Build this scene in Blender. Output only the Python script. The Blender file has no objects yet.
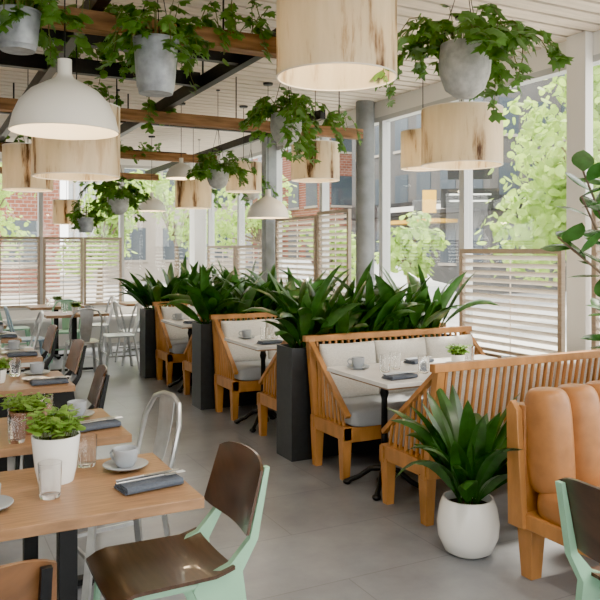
import bpy, bmesh, math, random
from mathutils import Vector, Matrix, Euler
R = random.Random(7)
pi = math.pi
S = bpy.context.scene

# ------------------------------------------------------------------ materials
def _mat(name):
    m = bpy.data.materials.new(name); m.use_nodes = True
    nt = m.node_tree; b = nt.nodes["Principled BSDF"]
    return m, nt, b
def mat(name, col, rough=.5, metal=0, var=0.0, scale=(5,5,5), nscale=4, bump=0, trans=0, emis=0, transl=0, coat=0):
    m, nt, b = _mat(name)
    b.inputs['Base Color'].default_value = (*col, 1)
    b.inputs['Roughness'].default_value = rough
    b.inputs['Metallic'].default_value = metal
    if trans: b.inputs['Transmission Weight'].default_value = trans
    if coat: b.inputs['Coat Weight'].default_value = coat
    if emis:
        b.inputs['Emission Color'].default_value = (*col, 1); b.inputs['Emission Strength'].default_value = emis
    tc = nt.nodes.new('ShaderNodeTexCoord'); mp = nt.nodes.new('ShaderNodeMapping'); nz = nt.nodes.new('ShaderNodeTexNoise')
    nt.links.new(tc.outputs['Object'], mp.inputs[0]); nt.links.new(mp.outputs[0], nz.inputs['Vector'])
    mp.inputs['Scale'].default_value = scale; nz.inputs['Scale'].default_value = nscale; nz.inputs['Detail'].default_value = 5
    if var:
        cr = nt.nodes.new('ShaderNodeValToRGB')
        cr.color_ramp.elements[0].position = .3; cr.color_ramp.elements[1].position = .7
        cr.color_ramp.elements[0].color = (*[c*(1-var) for c in col], 1)
        cr.color_ramp.elements[1].color = (*[min(1, c*(1+var)) for c in col], 1)
        nt.links.new(nz.outputs['Fac'], cr.inputs[0]); nt.links.new(cr.outputs[0], b.inputs['Base Color'])
    if bump:
        bp = nt.nodes.new('ShaderNodeBump'); bp.inputs['Strength'].default_value = bump; bp.inputs['Distance'].default_value = .01
        nt.links.new(nz.outputs['Fac'], bp.inputs['Height']); nt.links.new(bp.outputs[0], b.inputs['Normal'])
    if transl:
        tr = nt.nodes.new('ShaderNodeBsdfTranslucent'); tr.inputs[0].default_value = (*[min(1, c*1.6) for c in col], 1)
        mx = nt.nodes.new('ShaderNodeMixShader'); mx.inputs[0].default_value = transl
        out = nt.nodes['Material Output']
        nt.links.new(b.outputs[0], mx.inputs[1]); nt.links.new(tr.outputs[0], mx.inputs[2]); nt.links.new(mx.outputs[0], out.inputs[0])
    return m
M = {}
M['oak']    = mat('oak_table_wood', (.31,.172,.085), .38, var=.30, scale=(2,22,8))
M['bench']  = mat('bench_wood', (.42,.19,.055), .42, var=.25, scale=(3,3,1))
M['beam']   = mat('reclaimed_beam_wood', (.22,.11,.045), .75, var=.45, scale=(1,9,9), bump=.4)
M['walnut'] = mat('walnut_plywood', (.055,.026,.014), .28, var=.35, scale=(2,18,3), coat=.2)
M['brown']  = mat('brown_chair_wood', (.15,.07,.03), .35, var=.25, scale=(2,18,3))
M['mint']   = mat('mint_painted_steel', (.28,.52,.36), .4)
M['blue']   = mat('blue_painted_steel', (.28,.40,.50), .4)
M['silver'] = mat('galvanised_steel', (.58,.59,.60), .3, .85, var=.1)
M['black']  = mat('black_metal', (.009,.010,.012), .45, .3)
M['plantr'] = mat('planter_grey_metal', (.035,.039,.044), .45, .2, var=.1)
M['cream']  = mat('cream_back_cushion', (.66,.64,.60), .9, var=.2, scale=(14,14,60), nscale=6, bump=.3)
M['seat']   = mat('grey_seat_fabric', (.36,.38,.41), .9, var=.07, scale=(30,30,30), nscale=8, bump=.2)
M['tan']    = mat('tan_leather', (.34,.145,.045), .42, var=.16, nscale=3, bump=.06)
M['marble'] = mat('white_marble_top', (.78,.77,.76), .22, var=.06, nscale=1)
M['white']  = mat('white_ceramic', (.84,.84,.82), .25)
M['enamel'] = mat('cream_enamel', (.80,.77,.70), .35)
M['wall']   = mat('white_painted_wall', (.80,.79,.77), .7)
M['frame']  = mat('window_frame_paint', (.50,.51,.52), .5)
M['conc']   = mat('concrete', (.20,.213,.225), .8, var=.18, scale=(2,2,2), bump=.2)
M['galv']   = mat('zinc_pot', (.30,.32,.345), .5, .45, var=.3, scale=(4,4,4), bump=.2)
M['stone']  = mat('stone_pot', (.42,.42,.40), .8, var=.2, scale=(6,6,6), bump=.4)
M['terra']  = mat('brown_pot', (.22,.095,.05), .5, var=.3, scale=(8,8,20), bump=.4)
M['mug']    = mat('grey_stoneware', (.36,.39,.43), .35, var=.06)
M['napkin'] = mat('blue_grey_linen', (.075,.092,.125), .9, var=.15, scale=(30,30,30), bump=.3)
M['soil']   = mat('soil', (.04,.027,.018), .95, var=.3, bump=.6)
M['leafA']  = mat('cast_iron_plant_leaf', (.032,.092,.020), .30, var=.6, scale=(3,3,3), transl=.18)
M['leafB']  = mat('ivy_leaf', (.085,.19,.036), .4, var=.6, scale=(4,4,4), transl=.38)
M['leafC']  = mat('herb_leaf', (.17,.32,.05), .5, var=.4, scale=(10,10,10), transl=.35)
M['leafD']  = mat('rubber_plant_leaf', (.04,.13,.03), .22, var=.5, scale=(3,3,3), transl=.2)
M['tree']   = mat('tree_leaf', (.28,.40,.09), .6, var=.5, scale=(1,1,1), transl=.5)
M['stem']   = mat('stem', (.12,.14,.04), .7)
M['bark']   = mat('bark', (.14,.10,.07), .9, var=.3, bump=.5)
M['shut']   = mat('whitewashed_shutter_wood', (.66,.60,.54), .6, var=.1, scale=(3,3,14))
M['shutf']  = mat('shutter_frame_wood', (.34,.265,.20), .6, var=.15, scale=(3,3,14))
M['bulb']   = mat('lit_bulb', (1,.66,.3), .4, emis=26)
M['asph']   = mat('street_asphalt', (.34,.34,.34), .9, var=.15, scale=(.3,.3,.3))
M['side']   = mat('sidewalk', (.55,.54,.52), .9, var=.08)
M['face']   = mat('grey_facade', (.10,.097,.095), .8, var=.1, scale=(.3,.3,.3))
M['face2']  = mat('pale_facade', (.38,.34,.29), .8, var=.1, scale=(.3,.3,.3))
M['dglass'] = mat('building_glass', (.06,.08,.10), .3)
M['sign']   = mat('sign_black', (.008,.008,.01), .6)
M['signw']  = mat('sign_white', (.8,.8,.8), .5)
M['yel']    = mat('sign_yellow', (.75,.42,.04), .5)
M['carp']   = mat('car_paint', (.50,.51,.52), .25, .3)
M['glassware'] = mat('drinking_glass', (1,1,1), .02, trans=1)
M['gap']    = mat('ceiling_void', (.03,.026,.022), .9)
M['board']  = mat('whitewashed_ceiling_board', (.66,.575,.48), .65, var=.12, scale=(1,9,1))

def birch():
    m, nt, b = _mat('birch_veneer')
    tc = nt.nodes.new('ShaderNodeTexCoord'); mp = nt.nodes.new('ShaderNodeMapping'); nz = nt.nodes.new('ShaderNodeTexNoise')
    mp.inputs['Scale'].default_value = (6,6,.9); nz.inputs['Scale'].default_value = 1.1; nz.inputs['Detail'].default_value = 8; nz.inputs['Roughness'].default_value = .62
    nt.links.new(tc.outputs['Object'], mp.inputs[0]); nt.links.new(mp.outputs[0], nz.inputs['Vector'])
    cr = nt.nodes.new('ShaderNodeValToRGB'); e = cr.color_ramp.elements
    e[0].position = .36; e[0].color = (.12,.06,.028,1)
    e[1].position = .395; e[1].color = (.46,.36,.23,1)
    x = e.new(.44); x.color = (.68,.62,.48,1); x = e.new(.60); x.color = (.78,.72,.59,1); x = e.new(.68); x.color = (.60,.51,.36,1)
    nt.links.new(nz.outputs['Fac'], cr.inputs[0]); nt.links.new(cr.outputs[0], b.inputs['Base Color'])
    b.inputs['Roughness'].default_value = .6
    tr = nt.nodes.new('ShaderNodeBsdfTranslucent'); nt.links.new(cr.outputs[0], tr.inputs[0])
    mx = nt.nodes.new('ShaderNodeMixShader'); mx.inputs[0].default_value = .45
    nt.links.new(b.outputs[0], mx.inputs[1]); nt.links.new(tr.outputs[0], mx.inputs[2]); nt.links.new(mx.outputs[0], nt.nodes['Material Output'].inputs[0])
    return m
M['birch'] = birch()
def brickm(name, c1, c2, cm, sx, sy, scale, rough=.8, mortar=.012, rot=(0,0,0), bump=0):
    m, nt, b = _mat(name)
    tc = nt.nodes.new('ShaderNodeTexCoord'); mp = nt.nodes.new('ShaderNodeMapping'); bt = nt.nodes.new('ShaderNodeTexBrick')
    mp.inputs['Rotation'].default_value = rot
    nt.links.new(tc.outputs['Object'], mp.inputs[0]); nt.links.new(mp.outputs[0], bt.inputs['Vector'])
    bt.inputs['Color1'].default_value = (*c1,1); bt.inputs['Color2'].default_value = (*c2,1); bt.inputs['Mortar'].default_value = (*cm,1)
    bt.inputs['Scale'].default_value = scale; bt.inputs['Brick Width'].default_value = sx; bt.inputs['Row Height'].default_value = sy
    bt.inputs['Mortar Size'].default_value = mortar
    nz = nt.nodes.new('ShaderNodeTexNoise'); nz.inputs['Scale'].default_value = 2.2; nz.inputs['Detail'].default_value = 9; nz.inputs['Roughness'].default_value = .65
    nt.links.new(tc.outputs['Object'], nz.inputs['Vector'])
    mx = nt.nodes.new('ShaderNodeMix'); mx.data_type = 'RGBA'; mx.blend_type = 'MULTIPLY'; mx.inputs[0].default_value = 1
    cr = nt.nodes.new('ShaderNodeValToRGB'); cr.color_ramp.elements[0].color = (.70,.70,.72,1); cr.color_ramp.elements[1].color = (1.15,1.15,1.13,1)
    cr.color_ramp.elements[0].position = .3; cr.color_ramp.elements[1].position = .7
    nt.links.new(nz.outputs['Fac'], cr.inputs[0]); nt.links.new(bt.outputs['Color'], mx.inputs[6]); nt.links.new(cr.outputs[0], mx.inputs[7])
    nt.links.new(mx.outputs[2], b.inputs['Base Color']); b.inputs['Roughness'].default_value = rough
    return m
M['floor'] = brickm('grey_stone_tile', (.235,.25,.275), (.255,.27,.295), (.17,.18,.195), 1.2, .6, 1.0, .32, .003)
M['brick'] = brickm('red_brick', (.30,.10,.06), (.25,.085,.05), (.36,.31,.27), .5, .25, 1.6, .9, .02, rot=(pi/2,0,0))
def pane():
    m, nt, b = _mat('window_glass'); nt.nodes.remove(b)
    t = nt.nodes.new('ShaderNodeBsdfTransparent'); g = nt.nodes.new('ShaderNodeBsdfGlossy'); g.inputs['Roughness'].default_value = .02
    t.inputs[0].default_value = (.97,.985,.98,1)
    mx = nt.nodes.new('ShaderNodeMixShader'); mx.inputs[0].default_value = .03
    nt.links.new(t.outputs[0], mx.inputs[1]); nt.links.new(g.outputs[0], mx.inputs[2]); nt.links.new(mx.outputs[0], nt.nodes['Material Output'].inputs[0])
    return m
M['pane'] = pane()

# ------------------------------------------------------------------ mesh builder
class MB:
    def __init__(s): s.v=[]; s.f=[]; s.mi=[]; s.ms=[]
    def mid(s, k):
        if k not in s.ms: s.ms.append(k)
        return s.ms.index(k)
    def add(s, vs, fs, k):
        o = len(s.v); s.v += [Vector(v) for v in vs]; i = s.mid(k)
        for f in fs: s.f.append([o+a for a in f]); s.mi.append(i)
    def box(s, c, d, k, rot=None, taper=1.0):
        hx,hy,hz = d[0]/2,d[1]/2,d[2]/2
        vs=[]
        for z,t in ((-hz,taper),(hz,1)):
            for x,y in ((-hx,-hy),(hx,-hy),(hx,hy),(-hx,hy)): vs.append(Vector((x*t,y*t,z)))
        if rot is not None:
            r = Euler(rot).to_matrix(); vs=[r@v for v in vs]
        c=Vector(c); vs=[v+c for v in vs]
        s.add(vs, [(3,2,1,0),(4,5,6,7),(0,1,5,4),(1,2,6,5),(2,3,7,6),(3,0,4,7)], k)
    def bb(s, a, b, k): # min/max box
        s.box([(a[i]+b[i])/2 for i in range(3)], [b[i]-a[i] for i in range(3)], k)
    def beam(s, p1, p2, w, h, k): # rectangular bar from p1 to p2
        p1=Vector(p1); p2=Vector(p2); d=p2-p1; L=d.length; q=d.to_track_quat('Z','Y').to_matrix()
        vs=[]
        for z in (0,L):
            for x,y in ((-w/2,-h/2),(w/2,-h/2),(w/2,h/2),(-w/2,h/2)): vs.append(q@Vector((x,y,z))+p1)
        s.add(vs, [(3,2,1,0),(4,5,6,7),(0,1,5,4),(1,2,6,5),(2,3,7,6),(3,0,4,7)], k)
    def cyl(s, p1, p2, r1, r2, k, n=14, caps=True):
        p1=Vector(p1); p2=Vector(p2); q=(p2-p1).to_track_quat('Z','Y').to_matrix(); vs=[]
        for p,r in ((p1,r1),(p2,r2)):
            for i in range(n):
                a=2*pi*i/n; vs.append(q@Vector((math.cos(a)*r,math.sin(a)*r,0))+p)
        fs=[(i,(i+1)%n,n+(i+1)%n,n+i) for i in range(n)]
        if caps: fs += [tuple(range(n-1,-1,-1)), tuple(range(n,2*n))]
        s.add(vs,fs,k)
    def tube(s, pts, r, k, n=8, closed=False):
        pts=[Vector(p) for p in pts]; m=len(pts); vs=[]; prev=None
        for i,p in enumerate(pts):
            a=pts[(i-1)%m] if (closed or i>0) else p; b=pts[(i+1)%m] if (closed or i<m-1) else p
            t=(b-a).normalized()
            if prev is None:
                x = t.orthogonal().normalized()
            else:
                x = (prev - t*prev.dot(t)).normalized()
            prev=x; y=t.cross(x); rr = r[i] if isinstance(r,(list,tuple)) else r
            for j in range(n):
                g=2*pi*j/n; vs.append(p+x*math.cos(g)*rr+y*math.sin(g)*rr)
        fs=[]
        for i in range(m if closed else m-1):
            for j in range(n):
                fs.append((i*n+j,i*n+(j+1)%n,((i+1)%m)*n+(j+1)%n,((i+1)%m)*n+j))
        if not closed: fs += [tuple(range(n-1,-1,-1)), tuple(range((m-1)*n,m*n))]
        s.add(vs,fs,k)
    def lathe(s, prof, c, k, n=32):
        c=Vector(c); vs=[]; m=len(prof)
        for r,z in prof:
            r=max(r,.0004)
            for i in range(n):
                a=2*pi*i/n; vs.append(c+Vector((r*math.cos(a),r*math.sin(a),z)))
        fs=[(i*n+j,i*n+(j+1)%n,(i+1)*n+(j+1)%n,(i+1)*n+j) for i in range(m-1) for j in range(n)]
        s.add(vs,fs,k)
    def prism(s, poly, x0, x1, k): # poly in YZ extruded on X
        n=len(poly); vs=[(x0,y,z) for y,z in poly]+[(x1,y,z) for y,z in poly]
        fs=[tuple(range(n)), tuple(range(2*n-1,n-1,-1))]+[(i,n+i,n+(i+1)%n,(i+1)%n) for i in range(n)]
        s.add(vs,fs,k)
    def sup(s, c, d, k, e1=.5, e2=.5, nu=28, nv=16, rot=None):
        def sp(w,e): return math.copysign(abs(w)**e, w)
        c=Vector(c); vs=[]; r=Euler(rot).to_matrix() if rot else None
        for i in range(nv+1):
            v=-pi/2+pi*i/nv
            for j in range(nu):
                u=2*pi*j/nu
                p=Vector((d[0]*sp(math.cos(v),e1)*sp(math.cos(u),e2), d[1]*sp(math.cos(v),e1)*sp(math.sin(u),e2), d[2]*sp(math.sin(v),e1)))
                if r: p=r@p
                vs.append(c+p)
        fs=[(i*nu+j,i*nu+(j+1)%nu,(i+1)*nu+(j+1)%nu,(i+1)*nu+j) for i in range(nv) for j in range(nu)]
        s.add(vs,fs,k)
    def pillow(s, c, d, k, nu=22, nv=14, rot=None, pw=.38): # rectangular cushion standing in XZ, thickness Y
        c=Vector(c); r=Euler(rot).to_matrix() if rot else Matrix.Identity(3); vs=[]
        for sg in (-1,1):
            for i in range(nu+1):
                for j in range(nv+1):
                    u=-1+2*i/nu; v=-1+2*j/nv
                    u=math.sin(u*pi/2); v=math.sin(v*pi/2)
                    t=((1-u**6)*(1-v**6))**pw
                    pin=1-.03*(1-abs(v))*(abs(u)**3); pin2=1-.03*(1-abs(u))*(abs(v)**3)
                    vs.append(c+r@Vector((u*d[0]*pin, sg*d[1]*t, v*d[2]*pin2)))
        N=(nu+1)*(nv+1); g=lambda i,j:i*(nv+1)+j; fs=[]
        for i in range(nu):
            for j in range(nv):
                fs.append((g(i,j),g(i+1,j),g(i+1,j+1),g(i,j+1))); fs.append((N+g(i,j+1),N+g(i+1,j+1),N+g(i+1,j),N+g(i,j)))
        s.add(vs,fs,k)
    def sheet(s, fn, nu, nv, th, k): # thick curved sheet fn(u,v)->(point,normal)
        vs=[];N=(nu+1)*(nv+1)
        for sgn in (0,1):
            for i in range(nu+1):
                for j in range(nv+1):
                    p,nn=fn(i/nu,j/nv); vs.append(Vector(p)+Vector(nn)*th*sgn)
        g=lambda i,j:i*(nv+1)+j; fs=[]
        for i in range(nu):
            for j in range(nv):
                fs.append((g(i,j),g(i+1,j),g(i+1,j+1),g(i,j+1))); fs.append((N+g(i,j+1),N+g(i+1,j+1),N+g(i+1,j),N+g(i,j)))
        for i in range(nu):
            fs.append((g(i,0),N+g(i,0),N+g(i+1,0),g(i+1,0))); fs.append((g(i,nv),g(i+1,nv),N+g(i+1,nv),N+g(i,nv)))
        for j in range(nv):
            fs.append((g(0,j),g(0,j+1),N+g(0,j+1),N+g(0,j))); fs.append((g(nu,j),N+g(nu,j),N+g(nu,j+1),g(nu,j+1)))
        s.add(vs,fs,k)
    # long strap leaf
    def leaf(s, p, az, el, L, W, droop, k, n=7, fold=.3, pet=.25, roll=0):
        p=Vector(p); vs=[]; step=L/n; side0=Vector((-math.sin(az),math.cos(az),0))
        for i in range(n+1):
            t=i/n; e=el-droop*t**1.8
            tan=Vector((math.cos(az)*math.cos(e),math.sin(az)*math.cos(e),math.sin(e)))
            if i>0: p=p+tan*step
            nm=tan.cross(side0).normalized(); sd=(side0*math.cos(roll)+nm*math.sin(roll)); nm2=tan.cross(sd)
            if t<pet: w=.06*W
            else:
                q=(t-pet)/(1-pet); w=W*(math.sin(pi*min(1,q**.85*.94+.06)))**.65 if q<1 else 0
            w=max(w,.03*W)
            vs += [p+sd*w*.5-nm2*w*fold*.5, p.copy(), p-sd*w*.5-nm2*w*fold*.5]
        fs=[]
        for i in range(n):
            a=i*3; fs += [(a,a+1,a+4,a+3),(a+1,a+2,a+5,a+4)]
        s.add(vs,fs,k)
    # flat shaped leaf
    def lobed(s, p, d, nrm, sz, k, kind=0):
        d=Vector(d).normalized(); nrm=Vector(nrm); sd=d.cross(nrm)
        if sd.length<1e-3: sd=d.orthogonal()
        sd.normalize(); nn=sd.cross(d)
        if kind==0: out=[(.30,-.12),(.46,.18),(.27,.33),(.40,.62),(.17,.62),(.0,1.0)]
        elif kind==1: out=[(.22,.12),(.33,.4),(.24,.75),(0,1.0)]
        else: out=[(.30,.1),(.42,.35),(.36,.65),(.2,.88),(0,1.0)]
        P=lambda x,y: Vector(p)+(sd*x+d*y+nn*(-abs(x)*.35-y*y*.25))*sz
        vs=[P(0,0)]+[P(x,y) for x,y in out]+[P(-x,y) for x,y in out[:-1]]+[P(0,.5)]
        m=len(out); L=[0]+list(range(1,m+1)); Rr=[0]+list(range(m+1,2*m))+[m]; c=len(vs)-1
        fs=[]
        for A in (L,Rr):
            for i in range(len(A)-1): fs.append((c,A[i],A[i+1]))
        s.add(vs,fs,k)
    def vine(s, p, az, out, down, lsz, k, n=9, kind=0, rise=.08):
        pts=[]; p=Vector(p)
        w=R.uniform(-.6,.6)
        for i in range(n+1):
            t=i/n; rr=out*(1-(1-t)**2); a=az+w*t
            pts.append(p+Vector((math.cos(a)*rr, math.sin(a)*rr, rise*math.sin(pi*min(1,t*1.6))*(1 if t<.63 else 0)-down*t**2)))
        s.tube(pts,.003,'stem',5)
        for i in range(1,n+1):
            for sg in (-1,1):
                if R.random()<.08: continue
                a=az+sg*R.uniform(.5,1.6)
                d=Vector((math.cos(a),math.sin(a),R.uniform(-1.2,.3)))
                s.lobed(pts[i]+Vector((R.uniform(-.02,.02),R.uniform(-.02,.02),R.uniform(-.02,.02))), d, Vector((math.cos(az)*.6+R.uniform(-.7,.7),math.sin(az)*.6+R.uniform(-.7,.7),.9)), lsz*R.uniform(.55,1.2), k, kind)
    def mesh(s, name):
        me=bpy.data.meshes.new(name); me.from_pydata([tuple(v) for v in s.v],[],s.f)
        for k in s.ms: me.materials.append(M[k])
        for i,p in enumerate(me.polygons): p.material_index=s.mi[i]; p.use_smooth=True
        bm=bmesh.new(); bm.from_mesh(me); bmesh.ops.recalc_face_normals(bm, faces=bm.faces); bm.to_mesh(me); bm.free()
        me.set_sharp_from_angle(angle=math.radians(38)); me.update()
        return me
def place(me, name, loc=(0,0,0), rz=0, bevel=0, sc=1):
    o=bpy.data.objects.new(name, me); S.collection.objects.link(o)
    o.location=loc; o.rotation_euler=(0,0,rz); o.scale=(sc,sc,sc)
    if bevel:
        b=o.modifiers.new('bevel','BEVEL'); b.width=bevel; b.segments=2; b.limit_method='ANGLE'; b.angle_limit=math.radians(40)
    return o
def build(mb, name, loc=(0,0,0), rz=0, bevel=0): return place(mb.mesh(name), name, loc, rz, bevel)

# ------------------------------------------------------------------ room shell
XW=4.4; YF=12.4; XL=-3.5; YB=-3.0; H=3.15
mb=MB(); mb.bb((XL-.15,YB-.15,-.12),(XW+.15,YF+.15,0),'floor'); build(mb,'floor')
mb=MB(); mb.bb((XL-.15,YB-.15,H+.06),(XW+.15,YF+.15,H+.25),'gap')
y=YB
while y<YF:
    mb.bb((XL,y,H),(XW,min(y+.125,YF),H+.03),'board'); y+=.16
for xx in (1.5,3.2,-1.2): mb.bb((xx,YB,H+.03),(xx+.06,YF,H+.06),'gap')
build(mb,'ceiling')
SILL=.6; HEAD=2.98
mb=MB(); mb.bb((XW,YB-.15,0),(XW+.15,YF+.15,SILL),'wall'); mb.bb((XW,YB-.15,HEAD),(XW+.15,YF+.15,H+.06),'wall'); mb.bb((XW-.06,YB,SILL-.03),(XW,YF,SILL),'wall'); build(mb,'wall_right')
mb=MB(); mb.bb((XL,YF,0),(XW,YF+.15,SILL),'wall'); mb.bb((XL,YF,HEAD),(XW,YF+.15,H+.06),'wall'); mb.bb((XL,YF-.3,.42),(XW-.4,YF,.47),'wall'); build(mb,'wall_far')
mb=MB(); mb.bb((XL-.15,YB-.15,0),(XL,YF+.15,H+.06),'wall'); build(mb,'wall_left')
mb=MB(); mb.bb((XL,YB-.15,0),(XW,YB,SILL),'wall'); mb.bb((XL,YB-.15,HEAD),(XW,YB,H+.06),'wall'); build(mb,'wall_back')  # unseen wall, openings added to let more daylight into the room
mb=MB(); mb.bb((XW-.012,YB,0),(XW,YF-.012,.09),'frame'); build(mb,'baseboard_right')
wi=0
def window(axis, a, b, pos):
    global wi; wi+=1
    mb=MB(); w=.035
    def bx(u0,u1,v0,v1,z0,z1,k):
        if axis=='x': mb.bb((pos+v0,u0,z0),(pos+v1,u1,z1),k)
        else: mb.bb((u0,pos+v0,z0),(u1,pos+v1,z1),k)
    bx(a,a+w,.0,.1,SILL,HEAD,'frame'); bx(b-w,b,.0,.1,SILL,HEAD,'frame')
    bx(a+w,b-w,.0,.1,SILL,SILL+.05,'frame'); bx(a+w,b-w,.0,.1,HEAD-.05,HEAD,'frame'); 
    bx(a+w,b-w,.045,.053,SILL+.05,HEAD-.05,'pane')
    build(mb,'window_%d'%wi)
P=4.0/3
ys=[4.0+P*k for k in range(-5,7)]+[YF]
for a,b in zip(ys[:-1],ys[1:]): window('x',a,b,XW)
xs=[XL+.02+1.3*k for k in range(0,7)]
for a,b in zip(xs[:-1],xs[1:]): window('y',a,b,YF); window('y',a,b,YB-.1)  # far wall panes, plus panes for the added openings in the unseen back wall
# structural columns
mb=MB(); mb.bb((XW-.08,3.85,0),(XW,4.03,H),'wall'); build(mb,'window_column',bevel=.004)
mb=MB(); mb.bb((XW-.2,YF-.28,0),(XW,YF,H),'wall'); build(mb,'corner_column',bevel=.004)
mb=MB(); mb.cyl((4.28,6.79,0),(4.28,6.79,H),.10,.10,'conc',32); mb.cyl((4.28,6.79,0),(4.28,6.79,.05),.112,.112,'conc',32); build(mb,'concrete_column')
mb=MB(); mb.bb((XW-.16,9.27,0),(XW,9.42,H),'conc'); build(mb,'steel_column')
# shutters
def shutter(name, axis, a, b, pos, z0, z1):
    mb=MB(); L=b-a; hgt=z1-z0; f=.04
    mb.bb((0,-.02,0),(f,.02,hgt),'shutf'); mb.bb((L-f,-.02,0),(L,.02,hgt),'shutf'); mb.bb((f,-.02,0),(L-f,.02,f),'shutf'); mb.bb((f,-.02,hgt-f),(L-f,.02,hgt),'shutf')
    n=int((hgt-2*f)/.066)
    for i in range(n):
        z=f+(i+.5)*(hgt-2*f)/n
        mb.box((L/2,0,z),(L-2*f,.045,.009),'shut',rot=(.75,0,0))
    mb.cyl((L*.5,-.028,f),(L*.5,-.028,hgt-f),.006,.006,'shut',6)
    o=build(mb,name,bevel=0)
    if axis=='x': o.location=(pos,a,z0); o.rotation_euler=(0,0,pi/2)
    else: o.location=(a,pos,z0)
for (a,b,z1) in ((2.72,3.82,1.88),(4.10,5.30,1.56),(7.25,8.0,2.02),(8.05,9.2,1.98),(9.5,10.6,1.62),(10.7,11.9,1.62)):
    shutter('louvered_shutter','x',a,b,XW-.035,.62,z1)
for i in range(5):
    a=XL+.05+1.3*i; shutter('louvered_shutter','y',a,a+.62,YF-.035,.64,1.76); shutter('louvered_shutter','y',a+.63,a+1.25,YF-.035,.64,1.76)

# ------------------------------------------------------------------ pergola
mb=MB()
for yb,x1 in ((3.85,1.95),(6.35,3.95),(9.0,3.4),(11.6,3.4)):
    mb.bb((XL+.1,yb-.05,2.665),(x1,yb+.05,2.76),'beam')
for xb in (1.9,.8,-.3,-1.4):
    mb.bb((xb-.03,2.9,2.765),(xb+.03,12.0,2.86),'black')
mb.bb((3.3,6.0,2.765),(3.35,12.0,2.85),'black')
for yb in (3.3,4.55,5.3,7.55,10.2):
    mb.bb((XL+.1,yb-.03,2.78 if yb in(4.55,5.3) else 2.85),(1.87 if yb<6 else 3.4,yb+.03,2.88 if yb in (4.55,5.3) else 2.94),'black')
for yb in (3.3,5.3,7.55,10.2):
    for xb in (1.9,.8,-.3,-1.4): mb.cyl((xb,yb,2.84),(xb,yb,H),.008,.008,'black',6)
for yb in (3.85,6.35,9.0,11.6):
    for xb in (1.5,0,-2): mb.cyl((xb,yb,2.76),(xb,yb,H),.006,.006,'black',6)
for xb in (2.6,3.7): mb.cyl((xb,6.35,2.76),(xb,6.35,H),.006,.006,'black',6)
build(mb,'ceiling_pergola')

# ------------------------------------------------------------------ furniture meshes
def std_chair(wood, fr):
    mb=MB()
    def seat(u,v):
        x=(u-.5)*.42; y=-.20+v*.41; z=.462-.010*math.cos((u-.5)*pi)-.03*max(0,v-.8)**2/.04+.018*max(0,.15-v)/.15
        return (x*(1-.06*(1-v)),y,z),(0,0,1)
    mb.sheet(seat,12,12,.012,wood)
    def back(u,v):
        x=(u-.5)*(.42-.03*v); yy=-.245-.035*(1-(2*(u-.5))**2)-.06*v
        z=.57+.255*v-.03*(abs(2*(u-.5))**4)*v+.02*(abs(2*(u-.5))**4)*(1-v)
        return (x,yy,z),(0,1,.15)
    mb.sheet(back,14,8,.011,wood)
    for sx in (-1,1):
        poly=[(-.30,0),(-.27,0),(-.06,.425),(-.08,.452),(-.19,.49),(-.262,.565),(-.318,.80),(-.336,.80),(-.292,.56),(-.235,.46)]
        mb.prism(poly, sx*.165-.013, sx*.165+.013, fr)
        mb.tube([(sx*.165,-.12,.438),(sx*.165,.15,.438),(sx*.17,.172,.425),(sx*.18,.20,0)],.0125,fr,8)
        for zz in (.61,.76):
            mb.sup((sx*.165,-.258-.06*(zz-.57)/.255+.006,zz),(.007,.004,.007),'silver',1,1,10,6)
    mb.cyl((-.165,.12,.435),(.165,.12,.435),.01,.01,fr,8); mb.cyl((-.165,-.15,.435),(.165,-.15,.435),.012,.012,fr,8)
    return mb.mesh('std_chair_'+fr)
def tolix(fr):
    mb=MB()
    mb.sup((0,0,.445),(.185,.185,.014),fr,.3,.35,32,8)
    for sx in (-1,1):
        for sy in (-1,1):
            a=Vector((sx*.155,sy*.155,.44)); b=Vector((sx*.20,sy*.215,0))
            mb.beam(a,b,.032,.02,fr); 
    pts=[(-.17,-.16,.44),(-.185,-.20,.60),(-.18,-.235,.74),(-.13,-.26,.83),(-.05,-.27,.855),(.05,-.27,.855),(.13,-.26,.83),(.18,-.235,.74),(.185,-.20,.60),(.17,-.16,.44)]
    mb.tube(pts,.0125,fr,8)
    def spl(u,v):
        return ((u-.5)*(.10+.06*v), -.17-.095*v-.02*math.sin(pi*v), .445+.40*v),(0,1,.2)
    mb.sheet(spl,4,8,.004,fr)
    for sx in (-1,1): mb.beam((sx*.19,-.17,.2),(sx*.19,.17,.2),.012,.018,fr)
    mb.beam((-.17,.19,.23),(.17,.19,.23),.012,.018,fr)
    return mb.mesh('cafe_chair_'+fr)
C_MINT=std_chair('walnut','mint'); C_DARK=std_chair('walnut','black'); C_BROWN=std_chair('brown','black'); C_SIL=tolix('silver'); C_BLUE=tolix('blue'); C_GRN=tolix('mint')

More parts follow.
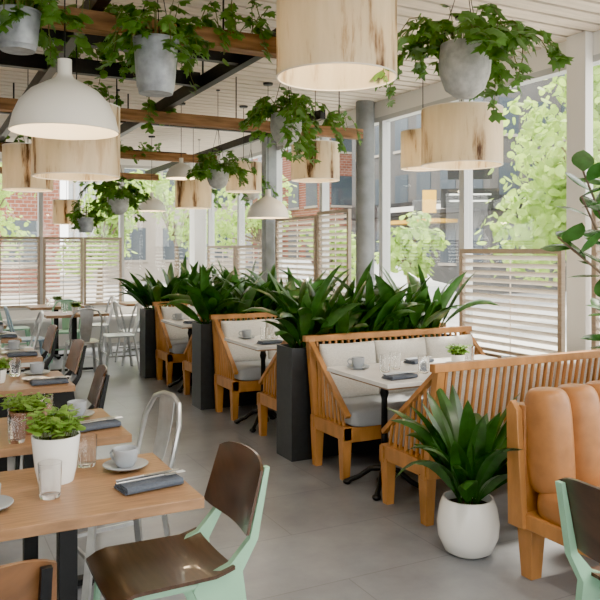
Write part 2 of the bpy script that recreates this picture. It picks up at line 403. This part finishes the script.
def table_mesh(w,d,top,th=.035):
    mb=MB(); mb.box((0,0,.75-th/2),(w,d,th),top)
    mb.box((0,0,.38),(.06,.06,.66),'black'); mb.box((0,0,.708),(.4,.3,.014),'black')
    for a in (0,pi/2): mb.box((0,0,.03),(.58 if a==0 else .055,.055 if a==0 else .48,.03),'black')
    for x,y in ((.26,0),(-.26,0),(0,.21),(0,-.21)): mb.cyl((x,y,0),(x,y,.02),.018,.018,'black',10)
    return mb.mesh('table')
T_OAK=table_mesh(.76,.6,'oak')
def booth_table():
    mb=MB(); mb.box((0,0,.737),(1.35,.74,.026),'marble'); mb.box((0,0,.717),(1.31,.70,.014),'oak')
    for px in (-.45,.45):
        mb.lathe([(0,.03),(.05,.035),(.05,.06),(.028,.09),(.024,.16),(.034,.2),(.022,.26),(.02,.58),(.03,.62),(.022,.66),(.05,.70),(.09,.71),(0,.71)],(px,0,0),'black',20)
        for k in range(4):
            a=pi/4+k*pi/2; c,s=math.cos(a),math.sin(a)
            mb.tube([(px+c*.02,s*.02,.13),(px+c*.09,s*.09,.12),(px+c*.17,s*.17,.06),(px+c*.25,s*.25,.02)],[.02,.018,.016,.018],'black',8)
            mb.sup((px+c*.25,s*.25,.018),(.03,.03,.018),'black',1,1,10,6)
        for sy in (-1,1): mb.beam((px,0,.70),(px,sy*.28,.705),.03,.015,'black')
    return mb.mesh('booth_table')
T_BOOTH=booth_table()

BL=1.55
def bench_mesh():
    mb=MB(); h=BL/2; k='bench'
    for x in (-h+.05,h-.05):
        mb.box((x,.50,.14),(.07,.07,.28),k,taper=.72); mb.box((x,.11,.14),(.07,.08,.28),k,taper=.72)
        mb.beam((x,.10,.30),(x,.0,.90),.05,.05,k)          # back post
        mb.beam((x,.0,.885),(x,.545,.43),.04,.028,k)       # sloping arm rail
        mb.bb((x-.03,.06,.27),(x+.03,.54,.36),k)
        for i in range(1,8):
            y=.08+i*.055; zt=.885-.455*(y/.545)
            if zt>.40: mb.beam((x,y+.02,.34),(x,y-.01,zt),.016,.018,k)
    mb.box((0,.52,.305),(BL-.02,.04,.10),k); mb.box((0,.10,.305),(BL-.02,.04,.10),k); mb.box((0,.31,.34),(BL-.1,.4,.02),k)
    mb.box((0,-.002,.90),(BL,.05,.045),k)
    mb.beam((-h+.05,.075,.42),(h-.05,.075,.42),.03,.03,k)
    n=27
    for i in range(1,n):
        x=-h+.05+(BL-.1)*i/n; mb.beam((x,.095,.34),(x,.002,.89),.016,.018,k)
    mb.sup((0,.335,.415),(h-.075,.24,.066),'seat',.28,.12,56,14)
    for i in (-1,0,1):
        mb.pillow((i*(BL-.15)/3,.13,.665),((BL-.15)/6-.003,.058,.205),'cream',rot=(.17,0,0))
    return mb.mesh('booth_bench')
BENCH=bench_mesh()
XC=3.275
booths=[(3.28,4.80),(5.14,6.77),(7.12,8.75)]
for a,b in booths:
    place(BENCH,'booth_bench',(XC,a,0),0,.004); place(BENCH,'booth_bench',(XC,b,0),pi,.004)
    place(T_BOOTH,'booth_table',(XC-.13,(a+b)/2,0),0,.003)
# planters
def planter(y0,dens=130):
    mb=MB(); x0,x1=2.42,4.03; w=.26; t=.012; hz=.83
    mb.bb((x0,y0,0),(x1,y0+t,hz),'plantr'); mb.bb((x0,y0+w-t,0),(x1,y0+w,hz),'plantr'); mb.bb((x0,y0+t,0),(x0+t,y0+w-t,hz),'plantr'); mb.bb((x1-t,y0+t,0),(x1,y0+w-t,hz),'plantr')
    mb.bb((x0+t,y0+t,0),(x1-t,y0+w-t,.77),'soil')
    for i in range(dens):
        x=R.uniform(x0+.06,x1-.2); y=y0+R.uniform(.05,w-.05); 
        az=R.uniform(0,2*pi); el=R.uniform(1.05,1.5)
        if x<x0+.35 and R.random()<.3: az=pi+R.uniform(-.9,.9); el=R.uniform(.85,1.3)
        mb.leaf((x,y,.76),az,el,R.uniform(.42,.78),R.uniform(.07,.12),R.uniform(.3,1.5),'leafA',8,.3,.25,R.uniform(-.7,.7))
    return build(mb,'cast_iron_plant_planter')
for y0 in (4.84,6.81,8.79): planter(y0)

# tan channel sofa
mb=MB(); sx0,sx1=2.5,4.24; n=9; rw=(sx1-sx0-.04)/n
for i in range(n):
    x=sx0+.02+rw*(i+.5); mb.sup((x,2.54,.66),(rw*.51,.115,.245),'tan',.42,.95,26,20,rot=(-.08,0,0))
    mb.sup((x,2.32,.375),(rw*.51,.25,.08),'tan',.6,.5,20,14)
mb.bb((sx0+.02,2.60,.27),(sx1-.02,2.68,.82),'tan')
mb.bb((sx0+.01,2.08,.25),(sx1-.01,2.68,.32),'bench')
for xa,xb in ((sx0-.012,sx0+.022),(sx1-.022,sx1+.012)):
    mb.prism([(2.58,.25),(2.68,.25),(2.69,.80),(2.66,.84),(2.62,.80)],xa,xb,'bench')
for x in (sx0+.08,sx1-.08,(sx0+sx1)/2):
    for y in (2.14,2.62): mb.box((x,y,.125),(.095,.095,.25),'bench',taper=.7)
build(mb,'channel_tufted_sofa',bevel=.004)
place(T_OAK,'dining_table',(2.95,1.5,0),0,.003)
place(C_MINT,'dining_chair',(2.17,1.58,0),-pi/2)

# ------------------------------------------------------------------ left row
TY=[2.57,3.49,4.8,6.1,7.4,8.7]
for i,y in enumerate(TY): place(T_OAK,'dining_table',(.44,y,0),0,.003)
place(C_MINT,'dining_chair',(.74,2.50,0),pi/2)
place(C_SIL,'metal_cafe_chair',(.80,3.42,0),pi/2+.15)
place(C_DARK,'dining_chair',(.70,4.68,0),pi/2-.12); place(C_BROWN,'dining_chair',(.83,6.1,0),pi/2); place(C_BROWN,'dining_chair',(.83,7.4,0),pi/2); place(C_SIL,'metal_cafe_chair',(.95,8.7,0),pi/2)
for i,y in enumerate(TY): place([C_MINT,C_DARK,C_SIL,C_BROWN,C_DARK,C_SIL][i],'dining_chair' if i not in(2,5) else 'metal_cafe_chair',(-.06,y+(.10 if i==0 else .02),0),-pi/2)
place(C_BROWN,'dining_chair',(.07,2.14,0),0.10)
# far group
for x,y in ((1.75,9.7),(1.75,11.1),(3.1,9.95),(3.1,11.2)): place(T_OAK,'dining_table',(x,y,0),0,.003)
for x,y,r,m,nm in ((2.3,9.6,pi/2,C_SIL,'metal_cafe_chair'),(1.2,9.7,-pi/2,C_BLUE,'metal_cafe_chair'),(2.3,11.1,pi/2,C_SIL,'metal_cafe_chair'),(1.2,11.1,-pi/2,C_GRN,'metal_cafe_chair'),(1.75,9.15,0,C_SIL,'metal_cafe_chair'),(1.75,10.35,2.9,C_GRN,'metal_cafe_chair'),(3.7,11.2,pi/2,C_SIL,'metal_cafe_chair'),(2.62,10.05,-pi/2,C_SIL,'metal_cafe_chair')):
    place(m,nm,(x,y,0),r)

# ------------------------------------------------------------------ tableware
def mug_mesh():
    mb=MB()
    mb.lathe([(0,.004),(.04,.004),(.075,.012),(.082,.018),(.08,.02),(.045,.010),(0,.009)],(0,0,0),'mug',32)
    mb.lathe([(0,.010),(.028,.010),(.041,.03),(.045,.074),(.043,.076),(.041,.072),(.036,.03),(0,.018)],(0,0,0),'mug',28)
    mb.tube([(.042,0,.060),(.060,0,.064),(.071,0,.048),(.062,0,.030),(.041,0,.028)],.005,'mug',8)
    mb.lathe([(0,0),(.035,0),(.04,.004)],(0,0,0),'mug',24)
    return mb.mesh('cup')
def glass_mesh():
    mb=MB(); mb.lathe([(0,0),(.030,0),(.034,.01),(.038,.112),(.0362,.112),(.032,.014),(0,.012)],(0,0,0),'glassware',28); return mb.mesh('glass')
def napkin_mesh():
    mb=MB()
    for i in range(3):
        def fn(u,v,i=i):
            x=(u-.5)*(.21-.006*i); y=(v-.5)*(.10-.006*i)
            return (x,y,.003+.0085*i+.002*math.sin(u*9+i*2)*math.sin(v*5)),(0,0,1)
        mb.sheet(fn,14,8,.0055,'napkin')
    mb.tube([(-.10,-.048,.014),(0,-.05,.015),(.10,-.048,.014)],.012,'napkin',8)
    mb.tube([(-.12,-.012,.034),(-.02,-.014,.034),(.05,-.012,.034)],.003,'silver',6)
    mb.sup((.075,-.012,.034),(.026,.011,.003),'silver',1,.7,12,5)
    for yy in (-.02,-.012,-.004): mb.tube([(.09,yy,.034),(.125,yy,.035)],.0018,'silver',5)
    mb.tube([(-.11,.016,.034),(-.01,.018,.034)],.0035,'silver',6); mb.sup((.055,.018,.034),(.07,.009,.0022),'silver',1,.7,12,5)
    return mb.mesh('napkin')
def herb_pot(pk, r, h, leafk='leafC', n=90, lh=.09, sz=.028):
    mb=MB()
    mb.lathe([(0,0),(r*.72,0),(r*.85,h*.3),(r,h),(r*.93,h),(r*.86,h*.85)],(0,0,0),pk,28); mb.lathe([(r*.88,h*.86),(0,h*.88)],(0,0,0),'soil',20)
    for i in range(n):
        a=R.uniform(0,2*pi); q=R.uniform(0,.8)*r; x,y=math.cos(a)*q,math.sin(a)*q; hh=lh*R.uniform(.4,1)
        tx,ty=x*(1+.7*hh/lh),y*(1+.7*hh/lh)
        mb.tube([(x,y,h*.86),(tx,ty,h+hh)],.0012,'stem',4)
        for j in range(4): mb.lobed((tx,ty,h+hh*(1-.2*j)),(math.cos(a+j*1.7),math.sin(a+j*1.7),R.uniform(-.2,.6)),(R.uniform(-.4,.4),R.uniform(-.4,.4),1),sz*R.uniform(.7,1.3),leafk,2)
    return mb.mesh('herb_pot')
MUG=mug_mesh(); GL=glass_mesh(); NAP=napkin_mesh(); HP1=herb_pot('white',.082,.16); HP2=herb_pot('terra',.078,.10,n=110,lh=.06,sz=.024); HP3=herb_pot('white',.05,.08,n=60,lh=.07)
def plate_mesh():
    mb=MB(); mb.lathe([(0,0),(.04,0),(.048,.004),(.072,.012),(.075,.015),(.07,.015),(.048,.008),(0,.007)],(0,0,0),'white',36); return mb.mesh('plate')
PL=plate_mesh()
Z=.7502
def mug(x,y,r=0): place(MUG,'coffee_cup_with_saucer',(x,y,Z),r)
def gl(x,y): place(GL,'water_glass',(x,y,Z))
def nap(x,y,r=0): place(NAP,'folded_napkin_with_cutlery',(x,y,Z),r)
mug(.67,2.70,2.2); nap(.69,2.46,.15); place(HP1,'potted_herb',(.42,2.67,Z)); gl(.375,2.50); gl(.55,2.80); mug(.18,2.47,1); nap(.16,2.72,1.5)
place(HP2,'potted_herb',(.42,3.44,Z)); mug(.67,3.64,2); nap(.70,3.38,.2); gl(.36,3.28); gl(.53,3.68); mug(.2,3.6,1); gl(.53,3.29)
for i,y in enumerate(TY[2:]):
    place(HP3 if i%2==0 else HP2,'potted_herb',(.42,y,Z)); mug(.67,y+.20,1+i); nap(.69,y-.17,.0); gl(.54,y+.22); gl(.38,y-.18); mug(.17,y-.15,1); nap(.19,y+.12,.2); place(PL,'side_plate',(.63,y-.01,Z))
for bi,(a,b) in enumerate(booths):
    yc=(a+b)/2; mug(2.63,yc+.22,2.5); nap(2.66,yc-.22,.1); gl(2.85,yc+.1); gl(2.92,yc-.12); mug(3.05,yc-.25,1); nap(3.15,yc+.25,.2); place(HP3,'potted_herb',(3.3,yc,Z)); gl(3.5,yc+.12); mug(3.55,yc-.22,1); gl(2.72,yc+.03)
for x,y in ((1.75,9.7),(1.75,11.1),(3.1,9.95)): mug(x+.2,y+.12); gl(x-.1,y+.1); place(HP3,'potted_herb',(x,y-.1,Z))
mug(2.8,1.4); nap(3.1,1.6,.2)

# ------------------------------------------------------------------ floor plant in white pot
mb=MB()
mb.lathe([(0,0),(.085,0),(.12,.02),(.152,.09),(.158,.16),(.145,.24),(.128,.285),(.118,.285),(.13,.24),(.135,.2)],(0,0,0),'white',40)
mb.lathe([(.134,.235),(0,.25)],(0,0,0),'soil',24)
for i in range(46):
    az=i*2.4+R.uniform(-.3,.3); el=R.uniform(1.2,1.52); dr=R.uniform(.4,2.0)
    mb.leaf((math.cos(az)*.05,math.sin(az)*.05,.24),az,el,R.uniform(.36,.68),R.uniform(.075,.11),dr,'leafA',10,.35,.18,R.uniform(-.6,.6))
build(mb,'potted_cast_iron_plant',(2.50,2.98,0))
# rubber plant
mb=MB()
mb.lathe([(0,0),(.10,0),(.12,.02),(.14,.28),(.13,.28),(.125,.24)],(0,0,0),'stone',32); mb.lathe([(.126,.24),(0,.25)],(0,0,0),'soil',20)
for pts in ([(0,0,.24),(-.03,.02,.8),(-.12,0,1.45),(-.42,-.03,1.85)],[(0,.02,.24),(.03,.03,.9),(.05,.0,1.5),(-.2,0,2.1)],[(0,0,.3),(-.05,0,.9),(-.22,-.02,1.4),(-.62,-.05,1.62)],[(0,0,.3),(-.03,0,1.0),(-.12,.02,1.6),(-.35,.02,2.0)]):
    mb.tube(pts,[.014,.011,.009,.006],'bark',7)
    P3=[Vector(p) for p in pts]
    for j in range(14):
        t=1+2*(j+1)/14; i0=min(2,int(t)); q=P3[i0].lerp(P3[i0+1],t-i0) if t<3 else P3[3]
        a=j*2.4+R.random(); mb.leaf(q,a,R.uniform(.1,1.0),R.uniform(.18,.24),R.uniform(.10,.13),R.uniform(.2,.7),'leafD',7,.25,.12,R.uniform(-.4,.4))
build(mb,'rubber_plant',(3.72,3.0,0))

# ------------------------------------------------------------------ hanging plants
def hang(x,y,zb,kind,r,h,spread,down,nv,lsz,top=H,lk='leafB',lkind=0,bush=26):
    mb=MB()
    if kind=='bucket': mb.lathe([(0,0),(r*.75,0),(r*.8,h*.1),(r*.84,h*.12),(r,h),(r*1.04,h),(r*1.04,h*.96),(r*.96,h*.96),(r*.92,h*.85)],(0,0,0),'galv',32)
    else: mb.lathe([(0,0),(r*.35,.003),(r*.75,h*.16),(r*.97,h*.45),(r,h*.65),(r*.93,h),(r*.88,h),(r*.9,h*.85)],(0,0,0),'stone',32)
    mb.lathe([(r*.9,h*.86),(0,h*.9)],(0,0,0),'soil',16)
    zt=h+.42
    for k in range(3):
        a=k*2*pi/3+.4; mb.cyl((math.cos(a)*r*.94,math.sin(a)*r*.94,h*.95),(0,0,zt),.0025,.0025,'black',5)
    mb.cyl((0,0,zt),(0,0,top-zb),.003,.003,'black',6); mb.lathe([(0,top-zb-.012),(.02,top-zb-.01),(.02,top-zb)],(0,0,0),'black',12)
    for i in range(nv):
        az=i*2.399+R.uniform(-.3,.3)
        mb.vine((math.cos(az)*r*.75,math.sin(az)*r*.75,h*.95),az,spread*R.uniform(.35,1)**1.2,down*R.uniform(-.3,1),lsz,lk,8,lkind,R.uniform(.02,.16))
    for i in range(bush):
        a=R.uniform(0,2*pi); q=R.uniform(0,1)*r*1.3; zz=h+R.uniform(.02,.2)
        mb.tube([(math.cos(a)*q*.5,math.sin(a)*q*.5,h*.88),(math.cos(a)*q,math.sin(a)*q,zz)],.002,'stem',4)
        mb.lobed((math.cos(a)*q,math.sin(a)*q,zz),(math.cos(a),math.sin(a),R.uniform(-.3,.5)),(R.uniform(-.5,.5),R.uniform(-.5,.5),1),lsz*R.uniform(.7,1.2),lk,lkind)
    build(mb,'hanging_potted_plant',(x,y,zb))
hang(1.05,3.62,2.33,'bucket',.112,.27,.26,.12,15,.07)
hang(2.62,3.15,2.37,'bowl',.14,.29,.42,.34,24,.09)
hang(2.55,5.2,2.37,'bowl',.125,.24,.38,.34,18,.085)
hang(2.65,6.95,2.16,'bowl',.11,.2,.28,.10,15,.08)
hang(1.76,7.4,1.90,'bowl',.11,.2,.38,.26,18,.08)
hang(1.60,8.2,1.74,'bucket',.09,.16,.2,.15,9,.06)
hang(.40,3.6,2.46,'bucket',.10,.18,.24,.2,12,.07)
hang(3.55,8.2,2.15,'bowl',.11,.2,.25,.2,12,.07)
hang(3.6,10.2,2.2,'bowl',.11,.2,.25,.2,10,.07)
# ivy on beams
def beam_ivy(x0,x1,y,z,n,lsz=.065,down=.2):
    mb=MB()
    for i in range(n):
        x=R.uniform(x0,x1); az=R.choice((-pi/2,pi/2))+R.uniform(-.9,.9)
        mb.vine((x,y+R.uniform(-.03,.03),z),az,R.uniform(.06,.24),R.uniform(-.15,down),lsz,'leafB',6,R.choice((0,2)),R.uniform(.03,.2))
    build(mb,'trailing_ivy')
beam_ivy(1.3,1.85,3.85,2.765,10); beam_ivy(.55,.9,3.85,2.765,6); beam_ivy(2.9,3.8,6.35,2.765,18,.07,.32); beam_ivy(1.2,2.1,6.35,2.765,12); beam_ivy(1.7,2.7,9.0,2.765,14); beam_ivy(.6,1.6,9.0,2.765,10); beam_ivy(.9,1.7,5.3,2.885,11); beam_ivy(1.3,2.6,11.6,2.765,14)

# ------------------------------------------------------------------ pendant lamps
def point(x,y,z,e,r=.04,col=(1,.74,.45)):
    l=bpy.data.lights.new('bulb_light','POINT'); l.energy=e; l.shadow_soft_size=r; l.color=col
    o=bpy.data.objects.new('bulb_light',l); S.collection.objects.link(o); return o
def drum(x,y,zb,r,h,e=9,rot=0):
    mb=MB(); mb.lathe([(r,0),(r,h),(r-.003,h),(r-.003,0),(r,0)],(0,0,0),'birch',48)
    for zz in (0,h): mb.lathe([(r+.001,zz-.003),(r+.001,zz+.003),(r-.006,zz+.003),(r-.006,zz-.003),(r+.001,zz-.003)],(0,0,0),'enamel',48)
    for a in (0,2.1,4.2): mb.cyl((0,0,h-.02),(math.cos(a)*(r-.003),math.sin(a)*(r-.003),h-.005),.003,.003,'black',5)
    mb.cyl((0,0,h*.62),(0,0,h-.0),.018,.018,'black',12); mb.sup((0,0,h*.5),(.033,.033,.045),'bulb',1,1,14,10)
    mb.cyl((0,0,h),(0,0,H-zb),.0035,.0035,'black',6); mb.lathe([(0,H-zb-.025),(.045,H-zb-.02),(.05,H-zb)],(0,0,0),'black',18)
    o=build(mb,'drum_pendant_lamp',(x,y,zb),rot); l=point(x,y,zb,e); l.location=(0,0,h*.3); l.parent=o
def dome(x,y,zb,r,h,e=6):
    mb=MB(); pr=[(r,0),(r*.98,h*.06),(r*.93,h*.22),(r*.82,h*.4),(r*.62,h*.56),(r*.36,h*.67),(r*.17,h*.74),(r*.13,h*.8),(r*.13,h)]
    mb.lathe(pr+[(0,h)],(0,0,0),'enamel',44); mb.lathe([(a-.004 if a>.01 else a,b-.003) for a,b in pr],(0,0,0),'enamel',44)
    mb.sup((0,0,h*.3),(.033,.033,.045),'bulb',1,1,14,10); mb.cyl((0,0,h*.38),(0,0,h*.7),.016,.016,'black',10)
    mb.cyl((0,0,h),(0,0,H-zb),.0035,.0035,'black',6); mb.lathe([(0,H-zb-.025),(.045,H-zb-.02),(.05,H-zb)],(0,0,0),'black',18)
    o=build(mb,'dome_pendant_lamp',(x,y,zb)); l=point(x,y,zb,e); l.location=(0,0,h*.08); l.parent=o
drum(1.85,3.2,2.41,.30,.40,16,4.0); drum(3.3,4.0,2.13,.275,.38,10,2.2); drum(3.68,4.95,2.22,.18,.30,6)
drum(3.28,6.07,2.2,.225,.34,6,.5); drum(2.96,8.6,2.06,.22,.36,6); drum(.82,4.47,1.98,.25,.41,8,5.2); drum(.80,6.5,2.05,.2,.36,6,1); drum(1.76,10.3,1.9,.18,.32,5)
drum(3.2,7.6,2.2,.2,.32,5,1.4)
dome(.61,3.62,2.11,.25,.34); dome(2.97,6.45,1.86,.205,.27); dome(2.53,7.75,2.33,.17,.22); dome(2.9,10.2,2.1,.2,.26)

# ------------------------------------------------------------------ exterior
mb=MB(); mb.bb((-60,-40,-.4),(90,110,-.2),'asph'); build(mb,'street_ground')
mb=MB(); mb.bb((XW+.15,-10,-.2),(9.6,20,-.05),'side'); mb.bb((-20,YF+.15,-.2),(XW+.15,24,-.05),'side'); build(mb,'sidewalk')
def building(name,x0,x1,y0,y1,h,k,fl=3.2,bay=2.4,wk='dglass',shop=False):
    mb=MB(); mb.bb((x0,y0,-.2),(x1,y1,h),k)
    z=1.0
    while z+fl*.55<h:
        y=y0+bay*.25
        while y+bay*.6<y1: mb.bb((x0-.03,y,z),(x0+.05,y+bay*.6,z+fl*.55),wk); mb.bb((x0-.08,y-.05,z-.12),(x0+.05,y+bay*.65,z),'face2'); y+=bay
        x=x0+bay*.25
        while x+bay*.6<x1: mb.bb((x,y0-.03,z),(x+bay*.6,y0+.05,z+fl*.55),wk); mb.bb((x-.05,y0-.08,z-.12),(x+bay*.65,y0+.05,z),'face2'); x+=bay
        z+=fl
    mb.bb((x0-.2,y0-.2,h),(x1+.2,y1+.2,h+.4),'face2')
    if shop:
        mb.bb((x0-.5,y0,3.1),(x0,y1,3.7),'sign'); mb.bb((x0,y0-.5,3.1),(x1,y0,3.7),'sign')
        y=y0+1
        while y<y1-3: mb.bb((x0-.54,y,3.28),(x0-.5,y+1.8,3.5),'signw'); y+=3.4
        mb.bb((x0-1.2,y0+2,2.7),(x0,y0+6,2.85),'yel')
    build(mb,name)
building('grey_office_building',20,36,22.5,33,16,'face',2.6,1.7,shop=True)
building('brick_building',-12,5.2,32,42,7,'brick')
building('pale_building',9,17,40,52,9,'face2')
building('pale_building',24,40,2,19,9,'face2')
building('brick_building',21,34,38,50,10,'brick')
def tree(x,y,z,r,n,ls=1.0):
    mb=MB(); mb.tube([(0,0,0),(.05,0,z*.5),(0,.05,z-r*.2)],[.09,.07,.045],'bark',9)
    cl=[]
    for i in range(10):
        a=R.uniform(0,2*pi); q=R.uniform(.2,.75)*r; c=Vector((math.cos(a)*q,math.sin(a)*q,z+R.uniform(-.6,.7)*r)); cl.append((c,R.uniform(.3,.5)*r))
        mb.tube([(0,0,z-r*.6),tuple(c)],[.035,.012],'bark',6)
    for i in range(n):
        c,rr=R.choice(cl); d=Vector((R.gauss(0,1),R.gauss(0,1),R.gauss(0,1))).normalized()
        mb.lobed(c+d*rr*R.uniform(.5,1.1),(R.uniform(-1,1),R.uniform(-1,1),R.uniform(-1,.3)),d+Vector((0,0,.5)),R.uniform(.09,.19)*ls,'tree',2)
    build(mb,'street_tree',(x,y,-.05))
for t in ((8.7,7.1,3.0,1.9,3400),(8.6,4.4,2.7,1.6,1500),(9.3,13.0,1.7,.8,700),(8.6,15.4,1.6,.9,700),(8.5,19.0,2.6,1.3,900),(3.6,17.0,2.1,1.2,1200),(7.0,22.0,2.8,1.7,1200),(1.2,20.5,2.6,1.7,1300),(-1.0,19.0,3.5,1.6,900),(14.8,13.6,4.0,1.7,1600)): tree(*t)
mb=MB(); mb.cyl((0,0,0),(0,0,3.4),.05,.05,'conc',12); mb.box((0,-.02,2.55),(1.05,.05,.36),'sign',rot=(0,0,-.6)); mb.box((0,-.02,3.02),(.8,.05,.24),'sign',rot=(0,0,-.6))
for i in range(2): mb.box((-.02,-.055,2.50+.12*i),(.75,.02,.03),'signw',rot=(0,0,-.6))
mb.box((-.60,.40,2.5),(.25,.03,.42),'yel',rot=(0,0,-.6)); mb.beam((0,0,2.5),(-.6,.42,2.5),.03,.03,'conc'); build(mb,'street_sign',(9.0,10.7,-.05))
# parked cars on the street
def car_mesh():
    mb=MB()
    body=[(-2.15,.25),(-2.2,.55),(-2.1,.82),(-1.2,.92),(-.55,1.38),(.9,1.42),(1.6,1.0),(2.1,.9),(2.2,.6),(2.15,.25)]
    mb.prism(body,-.86,.86,'carp')
    win=[(-1.08,.94),(-.52,1.33),(.87,1.37),(1.45,1.0)]
    for x0,x1 in ((-.875,-.862),(.862,.875)): mb.prism(win,x0,x1,'dglass')
    for yy in (-1.35,1.35):
        for sx in (-1,1): mb.cyl((sx*.70,yy,.33),(sx*.90,yy,.33),.33,.33,'black',24); mb.cyl((sx*.90,yy,.33),(sx*.91,yy,.33),.18,.18,'silver',20)
    return mb.mesh('car')
CAR=car_mesh()
for x,y in ((11.6,17.5),(11.6,24.0)): place(CAR,'parked_car',(x,y,-.2),0,.05)

# ------------------------------------------------------------------ light
w=bpy.data.worlds.new('sky'); S.world=w; w.use_nodes=True; bg=w.node_tree.nodes['Background']
bg.inputs[0].default_value=(1,.97,.925,1); bg.inputs[1].default_value=7.0
l=bpy.data.lights.new('sun','SUN'); l.energy=15; l.angle=.10; l.color=(1,.89,.74)
o=bpy.data.objects.new('sun',l); S.collection.objects.link(o); o.rotation_euler=Vector((-.60,-.32,-.95)).to_track_quat('-Z','Y').to_euler()
for x,y in ((0,-1),(-1.5,2),(-1.5,6),(1.4,1.2),(3.2,.8)):  # added fill lamps with made-up ceiling fittings, to brighten the interior
    mb=MB(); mb.lathe([(0,0),(.07,0),(.075,-.01),(.075,.0)],(0,0,0),'white',20); fo=build(mb,'added_fill_disc',(x,y,H-.001))
    a=bpy.data.lights.new('fill_light','AREA'); a.shape='DISK'; a.size=.14; a.energy=35; a.color=(1,.9,.78); a.spread=2.6
    ao=bpy.data.objects.new('fill_light',a); S.collection.objects.link(ao); ao.location=(0,0,-.02); ao.parent=fo

# ------------------------------------------------------------------ camera
c=bpy.data.cameras.new('camera'); c.lens=44.4; c.sensor_width=36; c.shift_y=-50/600; c.clip_end=400
co=bpy.data.objects.new('camera',c); S.collection.objects.link(co); co.location=(0,0,1.55); co.rotation_euler=(pi/2,0,math.radians(-27.2)); S.camera=co
S.view_settings.look='AgX - Punchy'
S.view_settings.exposure=0.65
